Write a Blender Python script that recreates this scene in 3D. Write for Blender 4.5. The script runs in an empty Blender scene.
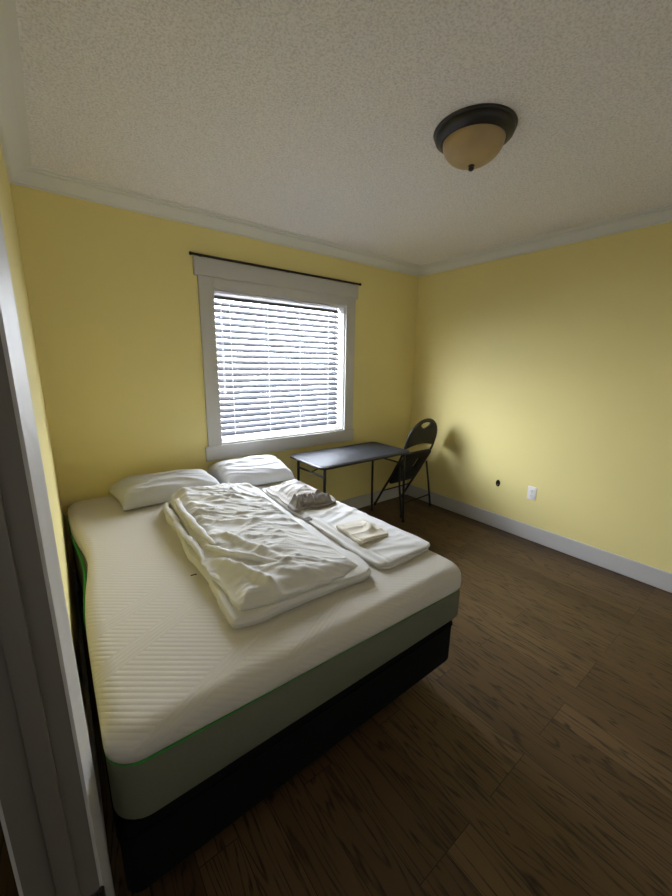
import bpy, bmesh, math, random
from mathutils import Vector, Matrix, noise
random.seed(4)
S = bpy.context.scene
COL = S.collection
PI = math.pi

# ------------------------------------------------------------------ helpers
class MB:
    """collects shapes and links them as ONE mesh object"""
    def __init__(self): self.bm = bmesh.new()
    def box(self, x0, x1, y0, y1, z0, z1, bev=0.0, seg=2):
        t = bmesh.new()
        bmesh.ops.create_cube(t, size=1)
        for v in t.verts:
            v.co = Vector(((x0+x1)/2+v.co.x*(x1-x0), (y0+y1)/2+v.co.y*(y1-y0), (z0+z1)/2+v.co.z*(z1-z0)))
        if bev: bmesh.ops.bevel(t, geom=t.edges[:], offset=bev, segments=seg, affect='EDGES', profile=.5)
        self.merge(t); return self
    def merge(self, t):
        me = bpy.data.meshes.new('tmp'); t.to_mesh(me); t.free()
        self.bm.from_mesh(me); bpy.data.meshes.remove(me)
    def poly(self, pts):
        self.bm.faces.new([self.bm.verts.new(p) for p in pts]); return self
    def tube(self, pts, r, n=10, closed=False, caps=True):
        pts = [Vector(p) for p in pts]; N = len(pts); bm = self.bm
        rad = r if isinstance(r, (list, tuple)) else [r]*N
        rings = []; up = None
        for i in range(N):
            a = pts[(i-1) % N] if (closed or i > 0) else pts[0]
            b = pts[(i+1) % N] if (closed or i < N-1) else pts[-1]
            t = (b-a).normalized()
            if up is None:
                up = Vector((0,0,1)) if abs(t.z) < .9 else Vector((1,0,0))
            u = (up - t*up.dot(t)).normalized(); w = t.cross(u); up = u
            rings.append([bm.verts.new(pts[i]+(u*math.cos(k*2*PI/n)+w*math.sin(k*2*PI/n))*rad[i]) for k in range(n)])
        M = N if closed else N-1
        for i in range(M):
            A, B = rings[i], rings[(i+1) % N]
            for k in range(n): bm.faces.new((A[k], A[(k+1)%n], B[(k+1)%n], B[k]))
        if caps and not closed:
            bm.faces.new(rings[0][::-1]); bm.faces.new(rings[-1])
        return self
    def lathe(self, prof, c=(0,0,0), n=40, axis='z'):
        bm = self.bm; rings = []; c = Vector(c)
        def P(r, z, a):
            x, y = r*math.cos(a), r*math.sin(a)
            return c + (Vector((x,y,z)) if axis == 'z' else Vector((z,x,y)) if axis == 'x' else Vector((x,z,y)))
        for r, z in prof:
            if r < 1e-6: rings.append([bm.verts.new(P(0,z,0))])
            else: rings.append([bm.verts.new(P(r,z,k*2*PI/n)) for k in range(n)])
        for A, B in zip(rings, rings[1:]):
            for k in range(n):
                k2 = (k+1) % n
                if len(A) == 1 and len(B) == 1: continue
                if len(A) == 1: bm.faces.new((A[0], B[k2], B[k]))
                elif len(B) == 1: bm.faces.new((A[k], A[k2], B[0]))
                else: bm.faces.new((A[k], A[k2], B[k2], B[k]))
        return self
    def rings(self, rs, cap0=True, cap1=True):
        bm = self.bm
        V = [[bm.verts.new(p) for p in r] for r in rs]; n = len(V[0])
        for A, B in zip(V, V[1:]):
            for k in range(n): bm.faces.new((A[k], A[(k+1)%n], B[(k+1)%n], B[k]))
        if cap0: bm.faces.new(V[0][::-1])
        if cap1: bm.faces.new(V[-1])
        return self
    def build(self, name, mat, parent=None, smooth=True, angle=40):
        bmesh.ops.recalc_face_normals(self.bm, faces=self.bm.faces[:])
        me = bpy.data.meshes.new(name); self.bm.to_mesh(me); self.bm.free()
        me.materials.append(mat)
        if smooth:
            me.polygons.foreach_set('use_smooth', [True]*len(me.polygons))
            try: me.set_sharp_from_angle(angle=math.radians(angle))
            except Exception: pass
        o = bpy.data.objects.new(name, me); COL.objects.link(o)
        if parent is not None:
            o.parent = parent
            o.matrix_parent_inverse = parent.matrix_basis.inverted()
        return o

def thing(name, label, cat, loc=(0,0,0), group=None):
    o = bpy.data.objects.new(name, None); COL.objects.link(o)
    o.location = loc; o.empty_display_size = .05
    return tag(o, label, cat, group)
def tag(o, label, cat, group=None):
    o['label'] = label; o['category'] = cat
    if group: o['group'] = group
    return o
def struct(o, label=None):
    o['kind'] = 'structure'
    if label: o['label'] = label; o['category'] = label.split()[-1]
    return o

# ------------------------------------------------------------------ materials
def nodes(name):
    m = bpy.data.materials.new(name); m.use_nodes = True
    nt = m.node_tree; return m, nt, nt.nodes['Principled BSDF']
def mat(name, col, rough=.6, metal=0, spec=.5, bump=0, bscale=100, var=0, vscale=6, translucent=0, sheen=0):
    m, nt, b = nodes(name)
    b.inputs['Base Color'].default_value = (*col, 1); b.inputs['Roughness'].default_value = rough
    b.inputs['Metallic'].default_value = metal; b.inputs['Specular IOR Level'].default_value = spec
    if sheen: b.inputs['Sheen Weight'].default_value = sheen
    tc = nt.nodes.new('ShaderNodeTexCoord')
    if bump:
        n = nt.nodes.new('ShaderNodeTexNoise'); n.inputs['Scale'].default_value = bscale; n.inputs['Detail'].default_value = 4
        nt.links.new(tc.outputs['Object'], n.inputs['Vector'])
        bp = nt.nodes.new('ShaderNodeBump'); bp.inputs['Strength'].default_value = bump; bp.inputs['Distance'].default_value = .005
        nt.links.new(n.outputs['Fac'], bp.inputs['Height']); nt.links.new(bp.outputs['Normal'], b.inputs['Normal'])
    if var:
        n = nt.nodes.new('ShaderNodeTexNoise'); n.inputs['Scale'].default_value = vscale; n.inputs['Detail'].default_value = 3
        nt.links.new(tc.outputs['Object'], n.inputs['Vector'])
        mx = nt.nodes.new('ShaderNodeMix'); mx.data_type = 'RGBA'
        mx.inputs['A'].default_value = (*[c*(1-var) for c in col], 1); mx.inputs['B'].default_value = (*[min(1, c*(1+var)) for c in col], 1)
        nt.links.new(n.outputs['Fac'], mx.inputs['Factor']); nt.links.new(mx.outputs['Result'], b.inputs['Base Color'])
    if translucent:
        t = nt.nodes.new('ShaderNodeBsdfTranslucent'); t.inputs['Color'].default_value = (*col, 1)
        ms = nt.nodes.new('ShaderNodeMixShader'); ms.inputs['Fac'].default_value = translucent
        out = nt.nodes['Material Output']
        nt.links.new(b.outputs[0], ms.inputs[1]); nt.links.new(t.outputs[0], ms.inputs[2]); nt.links.new(ms.outputs[0], out.inputs['Surface'])
    return m

def wood_floor():
    m, nt, b = nodes('dark_oak_floor'); N = nt.nodes.new; L = nt.links.new
    tc = N('ShaderNodeTexCoord')
    sw = N('ShaderNodeMapping'); sw.inputs['Rotation'].default_value = (0, 0, PI/2)     # planks run along y
    L(tc.outputs['Object'], sw.inputs['Vector'])
    br = N('ShaderNodeTexBrick'); br.offset = .37; br.offset_frequency = 3
    br.inputs['Scale'].default_value = 1; br.inputs['Brick Width'].default_value = 1.15; br.inputs['Row Height'].default_value = .125
    br.inputs['Mortar Size'].default_value = .0012; br.inputs['Mortar Smooth'].default_value = .3
    br.inputs['Color1'].default_value = (0,0,0,1); br.inputs['Color2'].default_value = (1,1,1,1); br.inputs['Mortar'].default_value = (.5,.5,.5,1)
    br.inputs['Bias'].default_value = 0
    L(sw.outputs[0], br.inputs['Vector'])
    # per plank offset for the grain
    add = N('ShaderNodeVectorMath'); add.operation = 'MULTIPLY_ADD'
    L(br.outputs['Color'], add.inputs[0]); add.inputs[1].default_value = (7.3, 3.1, 5.7); L(tc.outputs['Object'], add.inputs[2])
    mp = N('ShaderNodeMapping'); mp.inputs['Scale'].default_value = (6.5, .62, 1); L(add.outputs[0], mp.inputs['Vector'])
    n1 = N('ShaderNodeTexNoise'); n1.inputs['Scale'].default_value = 1.1; n1.inputs['Detail'].default_value = 3; L(mp.outputs[0], n1.inputs['Vector'])
    # cathedral rings
    mul = N('ShaderNodeMath'); mul.operation = 'MULTIPLY'; mul.inputs[1].default_value = 120; L(n1.outputs['Fac'], mul.inputs[0])
    sn = N('ShaderNodeMath'); sn.operation = 'SINE'; L(mul.outputs[0], sn.inputs[0])
    mp2 = N('ShaderNodeMapping'); mp2.inputs['Scale'].default_value = (210, 16, 1); L(add.outputs[0], mp2.inputs['Vector'])
    n2 = N('ShaderNodeTexNoise'); n2.inputs['Scale'].default_value = 1; n2.inputs['Detail'].default_value = 5; L(mp2.outputs[0], n2.inputs['Vector'])
    r1 = N('ShaderNodeMapRange'); r1.inputs['From Min'].default_value = .45; r1.inputs['From Max'].default_value = 1; L(sn.outputs[0], r1.inputs['Value'])
    r2 = N('ShaderNodeMapRange'); r2.inputs['From Min'].default_value = .40; r2.inputs['From Max'].default_value = .60; L(n2.outputs['Fac'], r2.inputs['Value'])
    r3 = N('ShaderNodeMapRange'); r3.inputs['To Min'].default_value = .30; r3.inputs['To Max'].default_value = .95; L(r2.outputs[0], r3.inputs['Value'])
    pr = N('ShaderNodeMath'); pr.operation = 'MULTIPLY'; L(r1.outputs[0], pr.inputs[0]); L(r3.outputs[0], pr.inputs[1])
    mx = N('ShaderNodeMix'); mx.data_type = 'RGBA'; L(br.outputs['Color'], mx.inputs['Factor'])
    mx.inputs['A'].default_value = (.078,.045,.020,1); mx.inputs['B'].default_value = (.128,.078,.036,1)
    mp3 = N('ShaderNodeMapping'); mp3.inputs['Scale'].default_value = (3, .6, 1); L(add.outputs[0], mp3.inputs['Vector'])
    n3 = N('ShaderNodeTexNoise'); n3.inputs['Scale'].default_value = 2; L(mp3.outputs[0], n3.inputs['Vector'])
    m3 = N('ShaderNodeMix'); m3.data_type = 'RGBA'; m3.blend_type = 'MULTIPLY'; L(mx.outputs['Result'], m3.inputs['A'])
    cr = N('ShaderNodeMapRange'); cr.inputs['To Min'].default_value = .65; cr.inputs['To Max'].default_value = 1.3; L(n3.outputs['Fac'], cr.inputs['Value'])
    L(cr.outputs[0], m3.inputs['B']); m3.inputs['Factor'].default_value = 1
    m2 = N('ShaderNodeMix'); m2.data_type = 'RGBA'; L(m3.outputs['Result'], m2.inputs['A']); m2.inputs['B'].default_value = (.016,.010,.006,1)
    f2 = N('ShaderNodeMath'); f2.operation = 'MULTIPLY'; f2.inputs[1].default_value = 1.0; L(pr.outputs[0], f2.inputs[0]); L(f2.outputs[0], m2.inputs['Factor'])
    m4 = N('ShaderNodeMix'); m4.data_type = 'RGBA'; L(m2.outputs['Result'], m4.inputs['A']); m4.inputs['B'].default_value = (.012,.008,.005,1); L(br.outputs['Fac'], m4.inputs['Factor'])
    L(m4.outputs['Result'], b.inputs['Base Color'])
    b.inputs['Roughness'].default_value = .42; b.inputs['Specular IOR Level'].default_value = .30
    bp = N('ShaderNodeBump'); bp.inputs['Strength'].default_value = .25; bp.inputs['Distance'].default_value = .002; bp.invert = True
    L(pr.outputs[0], bp.inputs['Height']); L(bp.outputs[0], b.inputs['Normal'])
    return m

def popcorn():
    m, nt, b = nodes('popcorn_ceiling'); N = nt.nodes.new; L = nt.links.new
    b.inputs['Roughness'].default_value = .95; b.inputs['Specular IOR Level'].default_value = .1
    tc = N('ShaderNodeTexCoord')
    n = N('ShaderNodeTexNoise'); n.inputs['Scale'].default_value = 120; n.inputs['Detail'].default_value = 5; n.inputs['Roughness'].default_value = .65
    L(tc.outputs['Object'], n.inputs['Vector'])
    bp = N('ShaderNodeBump'); bp.inputs['Strength'].default_value = .8; bp.inputs['Distance'].default_value = .008
    L(n.outputs['Fac'], bp.inputs['Height']); L(bp.outputs[0], b.inputs['Normal'])
    cr = N('ShaderNodeMapRange'); cr.inputs['From Min'].default_value = .35; cr.inputs['From Max'].default_value = .55
    cr.inputs['To Min'].default_value = .74; cr.inputs['To Max'].default_value = .97
    L(n.outputs['Fac'], cr.inputs['Value'])
    mx = N('ShaderNodeMix'); mx.data_type = 'RGBA'; mx.blend_type = 'MULTIPLY'; mx.inputs['Factor'].default_value = 1
    mx.inputs['A'].default_value = (1.0, .965, .985, 1); L(cr.outputs[0], mx.inputs['B']); L(mx.outputs['Result'], b.inputs['Base Color'])
    return m

def quilt():
    """knitted mattress cover: fine embossed lines with diagonal bands crossing them"""
    m, nt, b = nodes('quilted_knit'); N = nt.nodes.new; L = nt.links.new
    b.inputs['Base Color'].default_value = (.55,.52,.46,1); b.inputs['Roughness'].default_value = .85; b.inputs['Specular IOR Level'].default_value = .15
    tc = N('ShaderNodeTexCoord'); sp = N('ShaderNodeSeparateXYZ'); L(tc.outputs['Object'], sp.inputs[0])
    def math_(op, a, bb=None, c=None):
        n = N('ShaderNodeMath'); n.operation = op
        for i, v in enumerate((a, bb, c)):
            if v is None: continue
            if isinstance(v, (int, float)): n.inputs[i].default_value = v
            else: L(v, n.inputs[i])
        return n.outputs[0]
    # side faces: use z together with y so the lines run on over the rounded edge
    yy = math_('SUBTRACT', sp.outputs['Y'], math_('MULTIPLY', sp.outputs['Z'], -1.0))
    def lines(a, c, period):
        t = math_('ADD', math_('MULTIPLY', sp.outputs['X'], a), math_('MULTIPLY', yy, c))
        return math_('SINE', math_('MULTIPLY', t, 2*PI/period))
    A = math_('ABSOLUTE', lines(.60, .80, .036))
    B = math_('ABSOLUTE', lines(.47, -.883, .030))
    t = math_('ADD', math_('MULTIPLY', sp.outputs['X'], .47), math_('MULTIPLY', yy, -.883))
    w_ = math_('FRACT', math_('MULTIPLY', math_('ADD', t, 5.0), 1/.47))
    band = math_('ADD', math_('LESS_THAN', w_, .13), math_('MULTIPLY', math_('GREATER_THAN', w_, .36), math_('LESS_THAN', w_, .50)))
    mx = N('ShaderNodeMix'); mx.data_type = 'FLOAT'; L(band, mx.inputs[0]); L(A, mx.inputs[2]); L(B, mx.inputs[3])
    bp = N('ShaderNodeBump'); bp.inputs['Strength'].default_value = .22; bp.inputs['Distance'].default_value = .0030
    L(mx.outputs[0], bp.inputs['Height']); L(bp.outputs[0], b.inputs['Normal'])
    return m

def glass():
    m, nt, b = nodes('window_glass')
    tr = nt.nodes.new('ShaderNodeBsdfTransparent'); gl = nt.nodes.new('ShaderNodeBsdfGlossy'); gl.inputs['Roughness'].default_value = .02
    ms = nt.nodes.new('ShaderNodeMixShader'); ms.inputs['Fac'].default_value = .06
    nt.links.new(tr.outputs[0], ms.inputs[1]); nt.links.new(gl.outputs[0], ms.inputs[2])
    nt.links.new(ms.outputs[0], nt.nodes['Material Output'].inputs['Surface']); return m

YEL = mat('yellow_wall_paint', (.82,.715,.315), .55, spec=.3, bump=.06, bscale=220)
TRIM = mat('white_trim_paint', (.54,.53,.515), .4, spec=.4)
CROWN = mat('crown_paint', (.76,.755,.74), .5, spec=.3)
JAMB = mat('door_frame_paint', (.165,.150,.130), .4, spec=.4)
FLOOR = wood_floor(); CEIL = popcorn(); QUILT = quilt(); GLASS = glass()
BLIND = mat('shaded_slat_vinyl', (.135,.138,.152), .6, spec=.2)  # darker than white slats would be: backlit shade is put into the colour
CORD = mat('white_cord', (.85,.85,.87), .6, translucent=.4)
BLACKROD = mat('dark_bronze_rod', (.018,.012,.010), .45, spec=.4)
BRONZE = mat('oil_rubbed_bronze', (.020,.017,.016), .38, metal=.3, spec=.6)
AMBER = mat('amber_glass', (.46,.33,.17), .35, spec=.45, var=.25, vscale=9)
GREYBAND = mat('grey_mattress_knit', (.135,.138,.100), .9, spec=.1, bump=.3, bscale=350, var=.12, vscale=260)
GREEN = mat('green_piping', (.045,.23,.045), .8, spec=.1)
BLACKCLOTH = mat('black_box_spring_cloth', (.0045,.0045,.0045), .95, spec=.1, bump=.2, bscale=300)
BLACKMETAL = mat('black_steel', (.012,.012,.013), .4, spec=.5)
TABLETOP = mat('black_plastic_tabletop', (.024,.025,.029), .6, spec=.26, bump=.12, bscale=420)
VINYL = mat('black_vinyl', (.011,.011,.013), .5, spec=.4, bump=.1, bscale=200)
DUVET = mat('white_cotton', (.60,.59,.565), .9, spec=.1, bump=.15, bscale=130, sheen=.1)
SHEET = mat('white_sheet_cotton', (.60,.59,.57), .9, spec=.1, bump=.12, bscale=150, sheen=.1)
CREAM = mat('cream_cotton', (.58,.54,.45), .9, spec=.1, bump=.12, bscale=150)
PILLOW = mat('pillow_cotton', (.57,.575,.59), .9, spec=.1, bump=.12, bscale=110, sheen=.1)
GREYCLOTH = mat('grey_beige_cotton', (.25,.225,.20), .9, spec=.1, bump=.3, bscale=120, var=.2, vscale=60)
PALECLOTH = mat('pale_grey_cotton', (.60,.58,.56), .9, spec=.1, bump=.15, bscale=110)
PLASTIC = mat('white_outlet_plastic', (.86,.84,.82), .35, spec=.5)
DARKHOLE = mat('dark_hole', (.018,.010,.006), .8, spec=.1)
BRASS = mat('connector_metal', (.35,.28,.2), .35, metal=1)
TAGM = mat('grey_tag', (.13,.12,.11), .8, spec=.1)

# ------------------------------------------------------------------ room shell
H = 2.44
XL0, XL1 = -3.203, -3.226          # the left wall is a touch out of square
YJ = -1.965                        # doorway: hinge side jamb
YF = -3.45                         # front wall (behind the camera)
YD = -2.82                         # doorway: other jamb
def xl(y): return XL0 + (XL1-XL0)*min(1.0, (-y)/(-YJ))
WT = .117
WX0, WX1, WZ0, WZ1 = -2.175, -.968, .857, 1.985      # window opening

struct(MB().box(-4.9, .15, YF-.15, .17, -.06, 0).build('floor', FLOOR, smooth=False), 'dark stained oak plank floor')
struct(MB().box(-4.9, .15, YF-.15, .17, H, H+.06).build('ceiling', CEIL, smooth=False), 'white popcorn textured ceiling')
w = MB()
w.box(-4.9, WX0, 0, .17, 0, H).box(WX1, .15, 0, .17, 0, H).box(WX0, WX1, 0, .17, 0, WZ0).box(WX0, WX1, 0, .17, WZ1, H)
struct(w.build('wall_back', YEL, smooth=False), 'yellow window wall')
struct(MB().box(0, .15, YF-.15, 0, 0, H).build('wall_right', YEL, smooth=False), 'yellow right hand wall')
struct(MB().box(-4.9, 0, YF-.15, YF, 0, H).build('wall_front', mat('white_bounce_paint', (.82,.80,.77), .5), smooth=False), 'unseen wall made white to bounce light, behind the camera')  # unseen wall; its white is chosen to bounce light back into the room
def slab(mb, pts, z0, z1):
    mb.rings([[Vector((x,y,z0)) for x,y in pts], [Vector((x,y,z1)) for x,y in pts]])
w = MB()
slab(w, [(XL0,0),(XL1,YJ+.012),(XL1-WT,YJ+.012),(XL1-WT,0)], 0, H)
slab(w, [(XL1,YD-.012),(XL1,YF),(XL1-WT,YF),(XL1-WT,YD-.012)], 0, H)
slab(w, [(XL1,YJ+.012),(XL1,YD-.012),(XL1-WT,YD-.012),(XL1-WT,YJ+.012)], 2.06, H)
struct(w.build('wall_left', YEL, smooth=False), 'yellow left hand wall with the doorway')
HALL = mat('hall_wall_paint', (.30,.32,.34), .7, spec=.2)
struct(MB().box(-4.9, -4.8, YF, 0, 0, H).build('wall_hall', HALL, smooth=False), 'grey hall wall beyond the doorway')

# crown moulding: profile of (offset from wall, drop from ceiling)
CP = [(0,.076),(.011,.076),(.011,.066),(.017,.065),(.021,.058),(.032,.046),(.048,.033),(.064,.025),(.070,.024),(.070,.0165),(.076,.0155),(.086,.0145),(.086,.007),(.100,.006),(.100,.0005),(0,.0005)]
def crown(name, a, b, na, nb, label):
    """a,b wall ends; na,nb mitre directions (2-D) per unit offset"""
    r = []
    for p, d in ((a, na), (b, nb)):
        r.append([Vector((p[0]+d[0]*o, p[1]+d[1]*o, H-z)) for o, z in CP])
    return struct(MB().rings(r).build(name, CROWN, angle=25), label)
crown('trim_1', (XL0,0), (0,0), (1,-1), (-1,-1), 'white crown moulding over the window wall')
crown('trim_2', (0,0), (0,YF), (-1,-1), (-1,1), 'white crown moulding over the right wall')
crown('trim_3', (XL0,0), (XL1,YJ), (1,-1), (1,0), 'white crown moulding over the left wall')
crown('trim_4', (XL1,YJ), (XL1,YF), (1,0), (1,1), 'white crown moulding over the doorway')
# baseboards
def base(name, x0, x1, y0, y1, label):
    m = MB().box(x0, x1, y0, y1, 0, .135, .004, 1)
    return struct(m.build(name, TRIM, angle=30), label)
base('baseboard_back', XL0, 0, -.015, 0, 'white baseboard under the window')
base('baseboard_right', -.015, 0, YF, -.015, 'white baseboard along the right wall')
bl = MB(); slab(bl, [(xl(-.015),-.015),(xl(-.015)+.012,-.015),(xl(YJ+.09)+.012,YJ+.09),(xl(YJ+.09),YJ+.09)], 0, .135)
struct(bl.build('baseboard_left', TRIM), 'white baseboard beside the bed')

# doorway frame
dr = struct(bpy.data.objects.new('door_1', None), 'white painted door frame at the left edge'); COL.objects.link(dr)
dr.location = (XL1, YJ, 0)
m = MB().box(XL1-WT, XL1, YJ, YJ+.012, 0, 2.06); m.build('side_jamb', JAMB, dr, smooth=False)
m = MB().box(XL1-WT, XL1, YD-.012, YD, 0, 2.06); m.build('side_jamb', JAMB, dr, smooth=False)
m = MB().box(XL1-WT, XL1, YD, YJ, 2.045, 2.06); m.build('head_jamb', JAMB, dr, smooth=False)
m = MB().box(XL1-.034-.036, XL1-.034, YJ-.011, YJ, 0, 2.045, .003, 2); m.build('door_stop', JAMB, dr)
def casing(mb, x0, sgn, ya, yb, z0, z1):
    # colonial profile: thin beside the opening, thick at the outer edge
    pr = [(0,0),(.006,0),(.008,.008),(.012,.028),(.015,.045),(.019,.058),(.0215,.070),(.022,.082),(.018,.088),(0,.088)]
    s = 1 if yb > ya else -1
    mb.rings([[Vector((x0+sgn*t, ya+s*q, z)) for t, q in pr] for z in (z0, z1)])
m = MB(); casing(m, XL1, 1, YJ+.002, YJ+.1, 0, 2.06); m.build('room_casing', TRIM, dr)
m = MB(); casing(m, XL1-WT, -1, YJ+.002, YJ+.1, 0, 2.06); m.build('hall_casing', TRIM, dr)
hg = MB().box(XL1-.034, XL1-.002, YJ-.003, YJ+.001, .225, .322, .0012, 1)
hgo = hg.build('hinge', BRONZE, dr); hgo['label'] = 'dark bronze hinge leaf low on the jamb'
MB().tube([(XL1+.002, YJ-.005, .222), (XL1+.002, YJ-.005, .326)], .006).build('hinge_knuckle', BRONZE, hgo)
for zz in (.245, .272, .302):
    MB().lathe([(0,-.002),(.004,-.0015),(.005,0)], (XL1-.018, YJ-.003, zz), 12, 'y').build('screw', BRASS, hgo)

# window
wn = struct(bpy.data.objects.new('window_1', None), 'white framed window behind closed blinds'); COL.objects.link(wn)
wn.location = ((WX0+WX1)/2, 0, WZ0)
MB().box(WX0-.10, WX0, -.019, 0, WZ0, WZ1+.07, .002, 1).build('side_casing', TRIM, wn)
MB().box(WX1, WX1+.105, -.019, 0, WZ0, WZ1+.07, .002, 1).build('side_casing', TRIM, wn)
MB().box(WX0, WX1, -.019, 0, WZ1, WZ1+.07, .002, 1).build('inner_head', TRIM, wn)
MB().box(WX0-.125, WX1+.130, -.026, 0, WZ1+.07, 2.172, .003, 1).build('head_casing', TRIM, wn)
MB().box(WX0-.125, WX1+.117, -.024, 0, .745, WZ0, .003, 1).build('apron', TRIM, wn)
j = MB(); t_ = .012
j.box(WX0, WX0+t_, 0, .16, WZ0, WZ1).box(WX1-t_, WX1, 0, .16, WZ0, WZ1).box(WX0+t_, WX1-t_, 0, .16, WZ1-t_, WZ1).box(WX0+t_, WX1-t_, 0, .16, WZ0, WZ0+t_)
j.build('reveal', TRIM, wn, smooth=False)
f = MB(); a0, a1, b0, b1 = WX0+t_, WX1-t_, WZ0+t_, WZ1-t_
for x0,x1,z0,z1 in ((a0,a0+.02,b0,b1),(a1-.02,a1,b0,b1),(a0+.02,a1-.02,b0,b0+.02),(a0+.02,a1-.02,b1-.02,b1)):
    f.box(x0,x1,.125,.160,z0,z1,.003,1)
fo = f.build('sash', TRIM, wn)
MB().box(a0+.02, a1-.02, .140, .144, b0+.02, b1-.02).build('glass', GLASS, fo, smooth=False)

# blind
bl = thing('window_blind', 'white horizontal slat blind lowered in the window', 'blind', ((WX0+WX1)/2, .085, WZ1-t_))
BX0, BX1, BY = WX0+.018, WX1-.022, .078
MB().box(BX0, BX1, BY+.005, BY+.038, WZ1-t_-.020, WZ1-t_-.001, .003, 1).build('headrail', CORD, bl)
NS = 23; ztop = WZ1-t_-.030; zbot = WZ0+t_+.058; pitch = (ztop-zbot)/(NS-1)
TILT = math.radians(41)
def slat():
    mb = MB(); n = 8; W = .054
    top = []; bot = []
    for i in range(n+1):
        s = -W/2 + W*i/n
        c = .0035*(1-(2*s/W)**2)
        # local: s across (room edge = -), c crown; rotate so that the room edge points down
        for lst, cc in ((top, c+.0012), (bot, c-.0012)):
            lst.append((s*math.cos(TILT)-cc*math.sin(TILT), s*math.sin(TILT)+cc*math.cos(TILT)))
    loop = top + bot[::-1]
    mb.rings([[Vector((x, y, z)) for y, z in loop] for x in (BX0, BX1)])
    return mb
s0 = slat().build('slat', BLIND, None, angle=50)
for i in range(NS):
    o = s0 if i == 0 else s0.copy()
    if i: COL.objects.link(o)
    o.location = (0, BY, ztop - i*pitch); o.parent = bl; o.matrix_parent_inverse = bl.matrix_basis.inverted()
MB().box(BX0, BX1, BY-.024, BY+.024, WZ0+t_+.004, WZ0+t_+.024, .004, 2).build('bottom_rail', CORD, bl)
for x in (-2.030, -1.716, -1.414, -1.112):
    cd = MB()
    for yy in (BY-.021, BY+.021): cd.tube([(x, yy, WZ1-t_-.04), (x, yy, WZ0+t_+.015)], .0022, 6)
    for i in range(NS): cd.tube([(x, BY-.021, ztop-i*pitch-.021), (x, BY+.021, ztop-i*pitch+.018)], .0012, 5)
    cd.build('ladder_cord', CORD, bl)
cc = MB()
for dx in (0, .009): cc.tube([(-2.105+dx, BY-.030, WZ1-t_-.04), (-2.105+dx, BY-.030, 1.28)], .0016, 6)
cco = cc.build('tilt_cord', CORD, bl)
MB().lathe([(0,.05),(.004,.048),(.006,.03),(.010,.004),(.009,0),(0,0)], (-2.1005, BY-.030, 1.245), 14).build('tassel', CORD, cco)

rod = thing('curtain_rod', 'thin dark curtain rod along the top of the window frame', 'curtain rod', (-1.568, -.02, 2.18))
MB().tube([(-2.318,-.030,2.181),(-.825,-.030,2.181)], .0085, 12).build('rod', BLACKROD, rod)
for x in (-2.318, -.825):
    MB().lathe([(0,-.010),(.009,-.008),(.0125,0),(.009,.008),(0,.010)], (x,-.030,2.181), 14, 'x').build('end_cap', BLACKROD, rod)
for x in (-2.25, -1.57, -.89):
    MB().box(x-.008, x+.008, -.034, 0, 2.1725, 2.1785, .001, 1).build('bracket', BLACKROD, rod)

# ------------------------------------------------------------------ ceiling light
LC = (-1.631, -1.662, H)
lt = thing('ceiling_light', 'round flush ceiling light with dark bronze ring and amber glass bowl', 'ceiling light', LC)
MB().lathe([(0,0),(.164,0),(.166,-.004),(.164,-.009),(.158,-.012),(.160,-.018),(.156,-.028),(.147,-.035),(.138,-.039),(.134,-.045),(.126,-.045),(.124,-.038),(0,-.038)], LC, 64).build('base_ring', BRONZE, lt, angle=60)
pr = [(.125,-.040)]
for k in range(1, 17):
    a = k/16*PI/2
    pr.append((.125*math.cos(a)**.95 if k < 16 else 0, -.040-.090*math.sin(a)))
MB().lathe(pr, LC, 64).build('glass_bowl', AMBER, lt, angle=80)
MB().lathe([(0,-.127),(.012,-.128),(.014,-.132),(.009,-.136),(.012,-.140),(.011,-.146),(.006,-.150),(0,-.151)], LC, 24).build('finial', BRONZE, lt, angle=60)

# ------------------------------------------------------------------ bed
def rrect(x0, x1, y0, y1, r, z, n=8, dip=0.0, sub=10):
    """rounded rectangle ring; z may be a function of x; left side pulled in by dip"""
    pts = []
    def side(a, b):
        for i in range(1, sub): pts.append((a[0]+(b[0]-a[0])*i/sub, a[1]+(b[1]-a[1])*i/sub))
    cs = [((x1-r,y0+r),-PI/2),((x1-r,y1-r),0),((x0+r,y1-r),PI/2),((x0+r,y0+r),PI)]
    for i, (c, a0) in enumerate(cs):
        for k in range(n+1):
            a = a0 + k/n*PI/2; pts.append((c[0]+r*math.cos(a), c[1]+r*math.sin(a)))
        nx, na = cs[(i+1) % 4]; a = a0+PI/2
        s = 24 if i == 2 else sub
        p = pts[-1]; q = (nx[0]+r*math.cos(na), nx[1]+r*math.sin(na))
        for k in range(1, s): pts.append((p[0]+(q[0]-p[0])*k/s, p[1]+(q[1]-p[1])*k/s))
    out = []
    for x, y in pts:
        if dip:
            wgt = max(0, 1-(x-x0)/.35)
            x += dip*wgt*math.exp(-((y+.86)/.30)**2)
        out.append(Vector((x, y, z(x) if callable(z) else z)))
    return out
MX0, MX1, MY0, MY1 = -3.180, -1.785, -1.932, -.030
def lin(zl, zr): return lambda x: zl + (zr-zl)*(x-MX0)/(MX1-MX0)
ZB = (.372, .358); ZM = (.560, .505); ZT = (.632, .612)
bs = thing('box_spring', 'black cloth covered box spring under the mattress', 'box spring', (-2.52,-.98,.15))
rs = []
for ins, zz in ((.012,.150),(.003,.156),(0,.165),(0,.25),(0,.335),(.004,.350),(.016,None)):
    rs.append(rrect(-3.178+ins, -1.850-ins, -1.928+ins, -.034-ins, .035, lin(.370,.356) if zz is None else zz, 6))
MB().rings(rs).build('cover', BLACKCLOTH, bs, angle=50)
gd = MB(); gd.tube(rrect(-3.179, -1.849, -1.929, -.033, .035, .343, 6), .004, 6, closed=True); gd.build('edge_cord', BLACKCLOTH, bs)
bf = thing('bed_frame', 'black steel bed frame under the box spring', 'bed frame', (-2.52,-.98,0))
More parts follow.
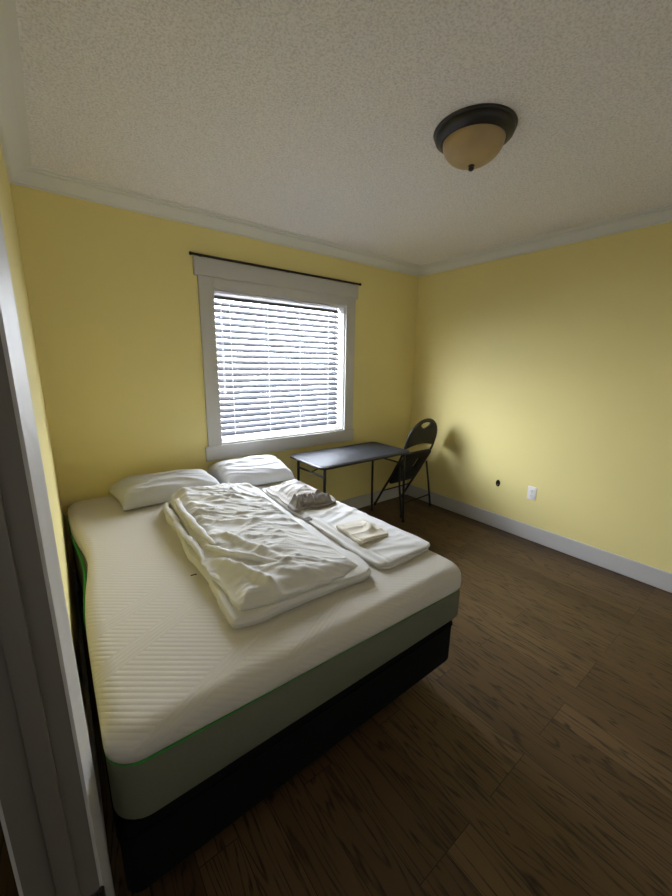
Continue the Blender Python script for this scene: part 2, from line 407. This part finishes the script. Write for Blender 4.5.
for x in (-3.150, -1.890): MB().box(x-.02, x+.02, -1.72, -.10, .118, .149, .002, 1).build('side_rail', BLACKMETAL, bf)
for y in (-1.66, -.95, -.20): MB().box(-3.13, -1.91, y-.018, y+.018, .120, .148, .002, 1).build('cross_rail', BLACKMETAL, bf)
for x in (-3.08, -2.52, -1.96):
    for y in (-1.62, -.24):
        MB().tube([(x,y,.010),(x,y,.121)], .017, 12).lathe([(0,0),(.024,0),(.024,.012),(.017,.016)], (x,y,0), 14).build('leg', BLACKMETAL, bf)

mt = thing('mattress', 'white quilted foam mattress with grey sides and green piping', 'mattress', (-2.5,-.98,.36))
R_ = .075
rs = []
for ins, t in ((.020,0),(.006,.05),(0,.12),(0,.5),(0,.85),(.003,.96),(.008,1.0)):
    rs.append(rrect(MX0+ins, MX1-ins, MY0+ins, MY1-ins, R_, lin(ZB[0]+(ZM[0]-ZB[0])*t, ZB[1]+(ZM[1]-ZB[1])*t), 8, dip=.012+.012*t))
MB().rings(rs).build('side_band', GREYBAND, mt, angle=50)
rr_ = rrect(MX0+.001, MX1-.003, MY0+.001, MY1-.003, R_, lin(*ZM), 8, dip=.028)
pp = MB(); pp.tube(rr_, [(.0065 if p.y > -1.30 else .0020) if p.x < -3.13 else .0012+.0030*max(0, 1-(p.x+3.12)/.45) for p in rr_], 8, closed=True)
pp.build('piping', GREEN, mt)['label'] = 'green piping'
rs = []
D = .046
for t, ins in ((0,.004),(.10,0),(.35,-.001),(.55,.001)):
    rs.append(rrect(MX0+ins, MX1-ins, MY0+ins, MY1-ins, R_, lin(ZM[0]+(ZT[0]-ZM[0])*t, ZM[1]+(ZT[1]-ZM[1])*t), 8, dip=D))
for k in range(1, 9):
    a = k/8*PI/2; ins = .001+.055*(1-math.cos(a)); t = .55+.45*math.sin(a)
    rs.append(rrect(MX0+ins, MX1-ins, MY0+ins, MY1-ins, R_, lin(ZM[0]+(ZT[0]-ZM[0])*t, ZM[1]+(ZT[1]-ZM[1])*t), 8, dip=D*(1-.3*math.sin(a))))
for s in (.15, .3, .5):
    rs.append(rrect(MX0+s, MX1-s, MY0+s, MY1-s, R_, lin(*ZT), 8))
MB().rings(rs).build('top_cover', QUILT, mt, angle=80)
def ztop_m(x): return lin(*ZT)(x)

# ------------------------------------------------------------------ bedding
def nz(x, y, s, z=0.0): return noise.noise(Vector((x*s, y*s, z)))
def warp(x, y, amt, s, seed): return x+amt*nz(x,y,s,seed), y+amt*nz(x,y,s,seed+9.1)
def folds(x, y, ang, stretch, s, seed, sharp=1.6):
    """long soft ridges running along direction ang"""
    x, y = warp(x, y, .10, 3.2, seed)
    c, q = math.cos(ang), math.sin(ang)
    u, v = (x*c+y*q)/stretch, -x*q+y*c
    n = 1-abs(noise.noise(Vector((u*s, v*s, seed))))*2.0
    return max(0, n)**sharp
def crumple(x, y, s, seed):
    n = 0; a = 1
    for k in range(3):
        n += a*abs(nz(x, y, s*2**k, seed+k*3)); a *= .5
    return n
def bil(q, u, v):
    a, b, c, d = q
    return (a[0]*(1-u)*(1-v)+b[0]*u*(1-v)+c[0]*u*v+d[0]*(1-u)*v, a[1]*(1-u)*(1-v)+b[1]*u*(1-v)+c[1]*u*v+d[1]*(1-u)*v)
def puff(quad, nu, nv, zb, zt, wob=0.0, seed=0.0, ns=8, bulge=1.0, rcorner=.03, side=None):
    """soft slab: quad corners (fl, fr, br, bl) on the ground plan, zb/zt functions of x,y"""
    mb = MB(); bm = mb.bm
    def P(u, v):
        # round the plan corners a little
        uu, vv = 2*u-1, 2*v-1
        k = .5*(abs(uu)**10)*(abs(vv)**10)*rcorner/.5
        uu -= math.copysign(k*1.0, uu) if k else 0; vv -= math.copysign(k*1.0, vv) if k else 0
        x, y = bil(quad, (uu+1)/2, (vv+1)/2)
        if wob:
            e = max(abs(uu), abs(vv))**4
            x += wob*e*(nz(x,y,4,seed)+.6*nz(x,y,13,seed+3)); y += wob*e*(nz(x,y,4,seed+7)+.6*nz(x,y,13,seed+5))
        return x, y
    top = [[None]*(nv+1) for _ in range(nu+1)]; pos = {}
    for i in range(nu+1):
        for j in range(nv+1):
            x, y = P(i/nu, j/nv); pos[i,j] = (x, y)
            top[i][j] = bm.verts.new((x, y, zt(x, y)))
    for i in range(nu):
        for j in range(nv):
            bm.faces.new((top[i][j], top[i+1][j], top[i+1][j+1], top[i][j+1]))
    loop = [(i,0) for i in range(nu)]+[(nu,j) for j in range(nv)]+[(i,nv) for i in range(nu,0,-1)]+[(0,j) for j in range(nv,0,-1)]
    L = len(loop); P2 = [Vector(pos[k]) for k in loop]
    prev = [top[i][j] for i, j in loop]
    nrm = []
    for k in range(L):
        d = P2[(k+3) % L]-P2[(k-3) % L]; n = Vector((d.y, -d.x)).normalized(); nrm.append(n)
    for s in range(1, ns+1):
        th = PI/2-PI*s/ns; cur = []
        for k in range(L):
            x, y = P2[k]; z1, z0 = top[loop[k][0]][loop[k][1]].co.z, zb(x, y)
            r = (z1-z0)/2
            o = bulge*r*math.cos(th); zz = (z0+z1)/2+r*math.sin(th)
            if side: o += side(x, y, (zz-z0)/(z1-z0+1e-6))*math.cos(th)
            cur.append(bm.verts.new((x+nrm[k].x*o, y+nrm[k].y*o, zz)))
        for k in range(L):
            k2 = (k+1) % L
            bm.faces.new((prev[k], cur[k], cur[k2], prev[k2]))
        prev = cur
    bm.faces.new(prev)
    return mb
def edged(x, y, quad):
    """distance to the nearest side of a (convex) quad"""
    d = 9
    for k in range(4):
        a = Vector(quad[k]); b = Vector(quad[(k+1) % 4]); e = (b-a).normalized(); p = Vector((x,y))-a
        d = min(d, e.x*p.y-e.y*p.x)
    return d
G = .0015
def sm(t): t = max(0, min(1, t)); return t*t*(3-2*t)

# --- folded duvet
dv = thing('folded_duvet', 'thick crumpled white duvet folded in layers on the mattress', 'duvet', (-2.45,-1.1,.62))
Q1 = ((-2.792,-1.732),(-2.207,-1.752),(-2.162,-.52),(-2.725,-.50))
Q2 = ((-2.775,-1.716),(-2.209,-1.742),(-2.165,-.53),(-2.685,-.51))
def low_top(x, y): return ztop_m(x)+.040+.006*nz(x,y,5,2.2)+.004*nz(x,y,14,5)
puff(Q1, 40, 80, lambda x,y: ztop_m(x)+G, low_top, .016, 1.3, 8, bulge=.55, side=lambda x,y,t: .004*math.sin(t*14)).build('lower_fold', DUVET, dv, angle=180)
def duv_top(x, y):
    d = edged(x, y, Q2); base = ztop_m(x)+.084
    base += .030*sm((y+1.25)/.7)                      # fuller towards the pillows
    base -= .034*sm((x+2.45)/.24)                     # thins out to the right
    edge = sm(d/.07)
    q_ = .45+.55*sm((y+1.35)/.4+.5*nz(x,y,5,7.7))
    w = (.010*folds(x,y,-.20,4.5,8,1.7,2.6) + q_*.011*folds(x,y,-.62,6,15,8.1,3.0) + .008*folds(x,y,.15,6,19,4.4,3.4)*q_
         + .005*folds(x,y,-.45,5,38,2.4,2.6) + .009*nz(x,y,3.5,6.1) - .007*abs(nz(x,y,11,3.3)))
    lf = sm((-2.42-x)/.20)*sm((-1.10-y)/.2)           # rolled flap near the left front corner
    w += lf*.022*max(0, math.sin((x*.90+y*.30+.05)*44))**3
    return base - .030*(1-edge) + w*(.30+.70*edge)
def duv_bot(x, y): return low_top(x, y)-.004
puff(Q2, 120, 230, duv_bot, duv_top, .024, 6.3, 8, bulge=.6, side=lambda x,y,t: .006*nz(x+t,y,24,2)).build('upper_fold', DUVET, dv, angle=180)
# frilled hem bundles along the left edge and creased flap
def ribbon(name, pts, width, seed, par, m, amp=.010, lift=.012):
    mb = MB(); bm = mb.bm; N = len(pts)*14; rows = []
    P_ = [Vector(p) for p in pts]
    for i in range(N+1):
        t = i/N*(len(P_)-1); k = min(int(t), len(P_)-2); f_ = t-k
        a = P_[max(k-1,0)]; b = P_[k]; c = P_[k+1]; d = P_[min(k+2,len(P_)-1)]
        p = .5*((2*b)+(c-a)*f_+(2*a-5*b+4*c-d)*f_**2+(3*b-a-3*c+d)*f_**3)
        tg = (c-b).normalized(); nr = Vector((tg.y,-tg.x,0)).normalized()
        ring = []
        for q in range(10):
            an = q/10*2*PI
            rr = width*(1+.30*nz(p.x+an*.05,p.y,9,seed)) * (math.sin(PI*min(1,max(.04,(i/N)*1.0)))**.35 if i < N else .3)
            off = amp*nz(p.x,p.y,22,seed+4)
            ring.append(p+nr*(rr*math.cos(an)+off)+Vector((0,0,rr*.75*math.sin(an)+lift*nz(p.x,p.y,15,seed+2)*.5)))
        rows.append(ring)
    mb.rings(rows); return mb.build(name, m, par, angle=180)
zt = ztop_m(-2.7)
ribbon('hem_roll', [(-2.690,-.55,zt+.060),(-2.735,-.62,zt+.058),(-2.742,-.80,zt+.064),(-2.752,-1.00,zt+.058),(-2.752,-1.20,zt+.062),(-2.750,-1.36,zt+.050)], .017, 1.1, dv, DUVET, .009, .016)
ribbon('hem_roll', [(-2.640,-.58,zt+.092),(-2.690,-.70,zt+.090),(-2.702,-.90,zt+.094),(-2.700,-1.10,zt+.088),(-2.690,-1.28,zt+.084)], .018, 3.1, dv, DUVET, .010, .016)
ribbon('flap_crease', [(-2.715,-1.24,zt+.074),(-2.675,-1.38,zt+.090),(-2.605,-1.49,zt+.094),(-2.520,-1.58,zt+.080)], .017, 5.1, dv, DUVET, .008, .012)

# --- flat folded sheet on the right part of the bed
fs = thing('folded_sheet', 'flat folded white sheet beside the duvet along the bed edge', 'sheet', (-2.0,-1.2,.62))
Q3 = ((-2.152,-1.748),(-1.802,-1.742),(-1.828,-.52),(-2.108,-.53))
def fs_low(x, y): return ztop_m(x)+.010+.003*nz(x,y,6,1)
def fs_top(x, y):
    z = ztop_m(x)+.026+.007*nz(x,y,4,4.4)+.006*folds(x,y,-.35,4.5,12,2.9,2.4)*sm(edged(x,y,Q3)/.05)
    z += .007*max(0, math.sin((y*.95-x*.35)*62))*sm((y+1.30)/.05)*sm((-1.06-y)/.05)*sm((x+2.10)/.05)      # stacked stripes behind the pillowcase
    d = abs(x-(-2.112+(y+1.7)*.02)); z += .006*math.exp(-(d/.007)**2) - .004*math.exp(-((d-.020)/.006)**2)
    return z
puff(Q3, 14, 50, lambda x,y: ztop_m(x)+G, fs_low, .010, 3.3, 6).build('under_layer', SHEET, fs, angle=180)
puff(((-2.150,-1.740),(-1.804,-1.734),(-1.830,-.525),(-2.108,-.535)), 46, 130, lambda x,y: fs_low(x,y)-.001, fs_top, .012, 9.3, 8).build('top_layer', SHEET, fs, angle=180)
tg = MB(); zz = fs_top(-2.125,-1.14)
tg.box(-2.150,-2.098,-1.165,-1.125,zz+.002,zz+.005,.001,1)
tgo = tg.build('care_label', TAGM, fs); tgo['label'] = 'small dark grey care label'

# --- folded cream pillowcase
pc = thing('pillowcase', 'cream pillowcase folded into a small square on the flat sheet', 'pillowcase', (-2.03,-1.44,.66))
Q4 = ((-2.105,-1.555),(-1.930,-1.560),(-1.905,-1.365),(-2.075,-1.330))
def pc_b(x, y): return fs_top(x, y)+.0012
def pc_t(x, y):
    d = edged(x, y, Q4)
    u = (x*.55+y*.83)
    return fs_top(x, y)+.020+.004*nz(x,y,10,6) + (.020*max(0, math.sin((x*.75-y*.50)*42+1.0))**2 + .006*folds(x,y,.4,3,14,3.2))*sm(d/.045)*sm((y+1.54)/.07)
puff(Q4, 50, 50, pc_b, pc_t, .012, 2.7, 8).build('folded_cloth', CREAM, pc, angle=180)

# --- crumpled grey sheet bundle
cb = thing('crumpled_sheet', 'crumpled grey sheet bundled up in front of the right pillow', 'sheet', (-2.0,-.9,.66))
Q5 = ((-2.115,-.985),(-1.865,-1.025),(-1.845,-.60),(-2.110,-.60))
def cb_b(x, y): return fs_top(x, y)+.0012
def cb_t(x, y):
    d = edged(x, y, Q5)
    dome = sm(d/.11)
    return fs_top(x,y)+.016+dome*(.046+.012*nz(x,y,5,3))+(.012*folds(x,y,.2,3.5,13,5.2,2.2)+.008*folds(x,y,-.3,3,24,1.2,2.2))*sm(d/.04)
puff(Q5, 60, 90, cb_b, cb_t, .025, 4.7, 8).build('bundle', PALECLOTH, cb, angle=180)
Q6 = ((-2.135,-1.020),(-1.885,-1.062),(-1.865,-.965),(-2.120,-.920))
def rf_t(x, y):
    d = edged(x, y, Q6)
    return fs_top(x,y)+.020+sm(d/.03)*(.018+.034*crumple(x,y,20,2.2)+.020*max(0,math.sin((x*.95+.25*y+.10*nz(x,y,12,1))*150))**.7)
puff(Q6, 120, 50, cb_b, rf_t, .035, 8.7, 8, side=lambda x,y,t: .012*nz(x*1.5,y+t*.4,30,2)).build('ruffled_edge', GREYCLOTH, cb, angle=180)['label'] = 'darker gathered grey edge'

# --- pillows
def pillow(name, label, quad, h, seed, tilt, par_mat=PILLOW, n=64):
    t = thing(name, label, 'pillow', ((quad[0][0]+quad[2][0])/2, (quad[0][1]+quad[2][1])/2, ztop_m(-2.4)), 'pillows against the window wall')
    mb = MB(); bm = mb.bm
    def shape(u, v, s):
        uu, vv = 2*u-1, 2*v-1
        f_ = ((1-abs(uu)**6)*(1-abs(vv)**3.5))**.42 if abs(uu) < 1 and abs(vv) < 1 else 0
        # pinch the middle of the sides so that the corners stick out
        pu = 1-.05*(1-vv*vv)*abs(uu); pv = 1-.07*(1-uu*uu)*abs(vv)
        x, y = bil(quad, (uu*pu+1)/2, (vv*pv+1)/2)
        z0 = ztop_m(x)+G+tilt(u, v)
        if s > 0:
            w = (.012*folds(x,y,.05,6,11,seed,2.2)+.008*folds(x,y,-.15,5,20,seed+2,2.2)-.004)*min(1, f_*2.5)
            return Vector((x, y, z0+.018+(h-.018)*f_+w))
        return Vector((x, y, z0+.018*(1-f_)**1.0))
    T = [[bm.verts.new(shape(i/n, j/n, 1)) for j in range(n+1)] for i in range(n+1)]
    B = [[bm.verts.new(shape(i/n, j/n, 0)) if 0 < i < n and 0 < j < n else T[i][j] for j in range(n+1)] for i in range(n+1)]
    for i in range(n):
        for j in range(n):
            bm.faces.new((T[i][j],T[i+1][j],T[i+1][j+1],T[i][j+1]))
            bm.faces.new((B[i][j],B[i][j+1],B[i+1][j+1],B[i+1][j]))
    mb.build('pillowcase_cover', par_mat, t, angle=180)
    return t
p1 = pillow('pillow', 'long white pillow at the left against the yellow wall', ((-2.925,-.450),(-2.325,-.425),(-2.325,-.050),(-2.955,-.050)), .125, 2.2, lambda u,v: .0)
p2 = pillow('pillow', 'white pillow at the right under the window beside the black table', ((-2.320,-.440),(-1.785,-.450),(-1.745,-.060),(-2.320,-.060)), .120, 7.7, lambda u,v: .035*sm(v))
fl = MB()
fl2 = thing('lint', 'tiny dark lint thread on the mattress left of the duvet', 'lint', (-2.80,-1.32,.63))
def lintp(x, y, dz): return (x, y, ztop_m(x)+dz)
MB().tube([lintp(-2.812,-1.318,.002), lintp(-2.803,-1.325,.006), lintp(-2.797,-1.319,.003), lintp(-2.790,-1.322,.002)], .0022, 6).build('thread', DARKHOLE, fl2)

# ------------------------------------------------------------------ table
tb = thing('folding_table', 'black folding table under the window beside the bed', 'table', (-1.13,-.33,0))
TX0, TX1, TY0, TY1, TZ = -1.622, -.640, -.578, -.088, .722
rs = []
for ins, z in ((.006,TZ-.030),(0,TZ-.026),(0,TZ-.008),(.003,TZ-.002),(.008,TZ)):
    rs.append(rrect(TX0+ins, TX1-ins, TY0+ins, TY1-ins, .045, z, 8))
MB().rings(rs).build('tabletop', TABLETOP, tb, angle=50)
rm = MB(); rm.tube(rrect(TX0-.001, TX1+.001, TY0-.001, TY1+.001, .046, TZ-.015, 8), .011, 8, closed=True); rm.build('rim', BLACKMETAL, tb)
for xa, xb in ((-1.560,-1.562), (-.628+.0,-.612)):
    for y in (-.520, -.135):
        lg = MB().tube([(xa if xa < -1 else -.690 if y > -.3 else -.66, y, TZ-.03), (xb if xb < -1 else -.685 if y > -.3 else -.640, y, .30), (xb if xb < -1 else -.675 if y > -.3 else -.625, y, .018)], .0115, 10).build('leg', BLACKMETAL, tb)
        xf = xb if xb < -1 else -.675 if y > -.3 else -.625
        MB().lathe([(0,0),(.0145,0),(.0145,.020),(.0115,.024)], (xf, y, 0), 12).build('foot_cap', VINYL, lg)
MB().tube([(-1.561,-.520,.612),(-1.561,-.135,.612)], .009, 8).build('crossbar', BLACKMETAL, tb)
MB().tube([(-.660,-.520,.585),(-.660,-.135,.585)], .009, 8).build('crossbar', BLACKMETAL, tb)
MB().tube([(-1.561,-.33,.612),(-1.30,-.33,TZ-.032)], .006, 8).build('brace', BLACKMETAL, tb)
MB().tube([(-.660,-.33,.585),(-.93,-.33,TZ-.032)], .006, 8).build('brace', BLACKMETAL, tb)

# ------------------------------------------------------------------ folding chair
ch = thing('folding_chair', 'black folding chair half folded in the corner by the table', 'chair', (-.33,-.25,0))
XA, XB, XC = -.538, -.118, -.330
# side profile (y,z) of the long bent frame
prof = [(-.040,.016),(-.150,.205),(-.262,.385),(-.350,.545),(-.408,.665),(-.437,.765)]
pts = [(XA, y, z) for y, z in prof]
for k in range(1, 16):
    a = PI - k/16*PI
    t = math.sin(a)
    pts.append((XC+(XB-XA)/2*math.cos(a)*(1 if abs(math.cos(a))<.999 else 1), -.437-.058*t, .765+.205*t))
pts += [(XB, y, z) for y, z in prof[::-1]]
MB().tube(pts, .0115, 10).build('main_frame', BLACKMETAL, ch)
for x in (XA, XB): MB().lathe([(0,-.014),(.014,-.014),(.015,.008),(.0115,.014)], (x,-.038,.0142), 12).build('foot_cap', VINYL, ch)

def flat_shape(outer, holes, O, U, V, th, bev=.004):
    """2-D outline with holes, given as (u,v), placed on plane O + u*U + v*V, thickness th"""
    cu = bpy.data.curves.new('outline', 'CURVE'); cu.dimensions = '2D'; cu.fill_mode = 'BOTH'
    cu.extrude = th/2-bev; cu.bevel_depth = bev; cu.bevel_resolution = 2; cu.offset = -bev
    for lp in [outer]+holes:
        sp = cu.splines.new('POLY'); sp.points.add(len(lp)-1)
        for p, (u, v) in zip(sp.points, lp): p.co = (u, v, 0, 1)
        sp.use_cyclic_u = True
    ob = bpy.data.objects.new('outline', cu); COL.objects.link(ob)
    bpy.context.view_layer.update()
    me = bpy.data.meshes.new_from_object(ob.evaluated_get(bpy.context.evaluated_depsgraph_get()))
    bpy.data.objects.remove(ob); bpy.data.curves.remove(cu)
    U = Vector(U).normalized(); V = Vector(V).normalized(); Nn = U.cross(V)
    me.transform(Matrix(((U.x,V.x,Nn.x,O[0]),(U.y,V.y,Nn.y,O[1]),(U.z,V.z,Nn.z,O[2]),(0,0,0,1))))
    mb = MB(); mb.bm.from_mesh(me); bpy.data.meshes.remove(me)
    bmesh.ops.remove_doubles(mb.bm, verts=mb.bm.verts[:], dist=1e-5)
    return mb
# backrest: u across, v up along the back plane
hw = (XB-XA)/2-.010
out = []
for k in range(0, 25):
    a = k/24*PI; out.append((hw*math.cos(a), .098+.205*math.sin(a)))
for k in range(0, 13):
    u = -hw+2*hw*k/12; out.append((u, .020+.034*(1-(u/hw)**2)))
hole = [(.068*math.cos(a)*1.05, .258+(.026*math.sin(a) if math.sin(a) > 0 else .044*math.sin(a)*(1-.35*abs(math.cos(a))))) for a in [k/20*2*PI for k in range(20)]]
O = Vector((XC, -.4105, .670)); V = Vector((0,-.26,.965))
flat_shape(out, [hole], O, (1,0,0), V, .022).build('backrest', VINYL, ch, angle=40)
# seat, folded up between the side tubes
sw = (XB-XA)/2-.016
out = []
def corner(cx, cy, r, a0):
    for k in range(7):
        a = a0+k/6*PI/2; out.append((cx+r*math.cos(a), cy+r*math.sin(a)))
corner(sw-.05, .425-.05, .05, 0); corner(-sw+.05, .425-.05, .05, PI/2); corner(-sw+.04, .04, .04, PI); corner(sw-.04, .04, .04, 1.5*PI)
h1 = [(.022,.190),(.075,.190),(.075,.330),(.022,.330)]
O = Vector((XC,-.205,.280)); V = Vector((0,-.52,.855))
seat = flat_shape(out, [h1], O, (1,0,0), V, .024).build('seat', VINYL, ch, angle=40)
N_ = Vector((1,0,0)).cross(V.normalized())
# rear legs
for x0, x1, yf in ((-.520,-.560,-.440), (-.112,-.075,-.405)):
    MB().tube([(x0,-.345,.495),(x0+(x1-x0)*.4,-.372,.30),(x1,yf,.016)], .0105, 10).build('rear_leg', BLACKMETAL, ch)
    MB().lathe([(0,-.014),(.0135,-.014),(.0145,.008),(.0105,.014)], (x1,yf,.0142), 12).build('foot_cap', VINYL, ch)
MB().tube([(-.548,-.418,.13),(-.085,-.392,.13)], .0075, 8).build('rear_crossbar', BLACKMETAL, ch)
MB().tube([(XA,-.140,.19),(XB,-.140,.19)], .0075, 8).build('front_crossbar', BLACKMETAL, ch)

# ------------------------------------------------------------------ wall plates
ol = thing('wall_outlet', 'white power outlet plate low on the right yellow wall', 'outlet', (0,-1.396,.421))
MB().box(-.0065, 0, -1.396-.036, -1.396+.036, .421-.058, .421+.058, .003, 2).build('cover_plate', PLASTIC, ol)
for dz in (.021, -.021):
    r = MB().box(-.0085, -.005, -1.396-.017, -1.396+.017, .421+dz-.0145, .421+dz+.0145, .0015, 2).build('receptacle', PLASTIC, ol)
    s = MB()
    for dy in (-.0065, .0065): s.box(-.0088, -.008, -1.396+dy-.0011, -1.396+dy+.0011, .421+dz-.001, .421+dz+.008)
    s.lathe([(0,-.0003),(.0024,-.0003),(.0024,.0003),(0,.0003)], (-.0086, -1.396, .421+dz-.007), 10, 'x')
    s.build('slots', DARKHOLE, r, smooth=False)
MB().lathe([(0,-.0015),(.003,-.001),(.0034,0)], (-.0065,-1.396,.421), 12, 'x').build('screw', BRASS, ol)

jk = thing('cable_hole', 'dark ragged cable hole with a connector in the right wall left of the outlet', 'cable hole', (0,-1.088,.428))
hp = MB(); loop = []
for k in range(24):
    a = k/24*2*PI; rr = 1+.22*noise.noise(Vector((math.cos(a)*2, math.sin(a)*2, 4)))
    loop.append((.021*rr*math.cos(a), .033*rr*math.sin(a)))
hp.rings([[Vector((.0004, -1.088+u, .428+v)) for u, v in loop], [Vector((-.0035, -1.088+u*.95, .428+v*.95)) for u, v in loop], [Vector((-.0015, -1.088+u*.6, .428+v*.6)) for u, v in loop]])
hp.build('opening', DARKHOLE, jk)
MB().tube([(-.002,-1.090,.418),(-.016,-1.091,.414)], .0055, 10).build('connector', BRASS, jk)

# ------------------------------------------------------------------ light and camera
SKY = 11.0
wd = bpy.data.worlds.new('World'); S.world = wd; wd.use_nodes = True
wt = wd.node_tree; bg = wt.nodes['Background']
# overcast sky: dims towards the zenith; ground below made brightest to light the ceiling
wc = wt.nodes.new('ShaderNodeTexCoord'); wsx = wt.nodes.new('ShaderNodeSeparateXYZ'); wt.links.new(wc.outputs['Generated'], wsx.inputs[0])
wr = wt.nodes.new('ShaderNodeValToRGB'); wm = wt.nodes.new('ShaderNodeMapRange'); wm.inputs['From Min'].default_value = -1
wt.links.new(wsx.outputs['Z'], wm.inputs['Value']); wt.links.new(wm.outputs[0], wr.inputs['Fac'])
el = wr.color_ramp.elements
el[0].position = .0; el[0].color = (1.25,1.28,1.3,1)
el[1].position = 1.0; el[1].color = (.42,.46,.52,1)
for p_, c_ in ((.47,(1.05,1.10,1.15,1)), (.53,(.90,.96,1.05,1)), (.72,(.74,.81,.93,1))):
    e_ = el.new(p_); e_.color = c_
wt.links.new(wr.outputs['Color'], bg.inputs['Color']); bg.inputs['Strength'].default_value = SKY
pl = bpy.data.lights.new('window_portal', 'AREA'); pl.shape = 'RECTANGLE'; pl.size = WX1-WX0; pl.size_y = WZ1-WZ0
pl.cycles.is_portal = True
po = bpy.data.objects.new('window_portal', pl); COL.objects.link(po)
po.location = ((WX0+WX1)/2, .19, (WZ0+WZ1)/2); po.rotation_euler = (-PI/2, 0, 0)
hl = bpy.data.lights.new('hall_fill', 'AREA'); hl.shape = 'DISK'; hl.size = .5; hl.energy = .6; hl.color = (1,.95,.88)  # added fill light; no lamp is visible in the hall
ho = bpy.data.objects.new('hall_fill', hl); COL.objects.link(ho); ho.location = (-4.1,-2.9,H-.02)

cam = bpy.data.cameras.new('camera'); co = bpy.data.objects.new('camera', cam); COL.objects.link(co); S.camera = co
cam.sensor_fit = 'HORIZONTAL'; cam.sensor_width = 36; cam.lens = 369.985*36/672; cam.clip_start = .01
r = Vector((0.79257498,-0.60961866,0.01378387)); u = Vector((0.12494276,0.18448234,0.97486182)); f = Vector((0.59683684,0.77092889,-0.22238353))
co.matrix_world = Matrix(((r.x,u.x,-f.x,-3.17852),(r.y,u.y,-f.y,-2.74704),(r.z,u.z,-f.z,1.48035),(0,0,0,1)))

S.view_settings.view_transform = 'Standard'; S.view_settings.look = 'None'
S.view_settings.gamma = 1; S.view_settings.use_curve_mapping = False
S.view_settings.exposure = 2.22
S.cycles.use_denoising = True
S.cycles.max_bounces = 12; S.cycles.diffuse_bounces = 8; S.cycles.transparent_max_bounces = 12
S.cycles.sample_clamp_indirect = 8
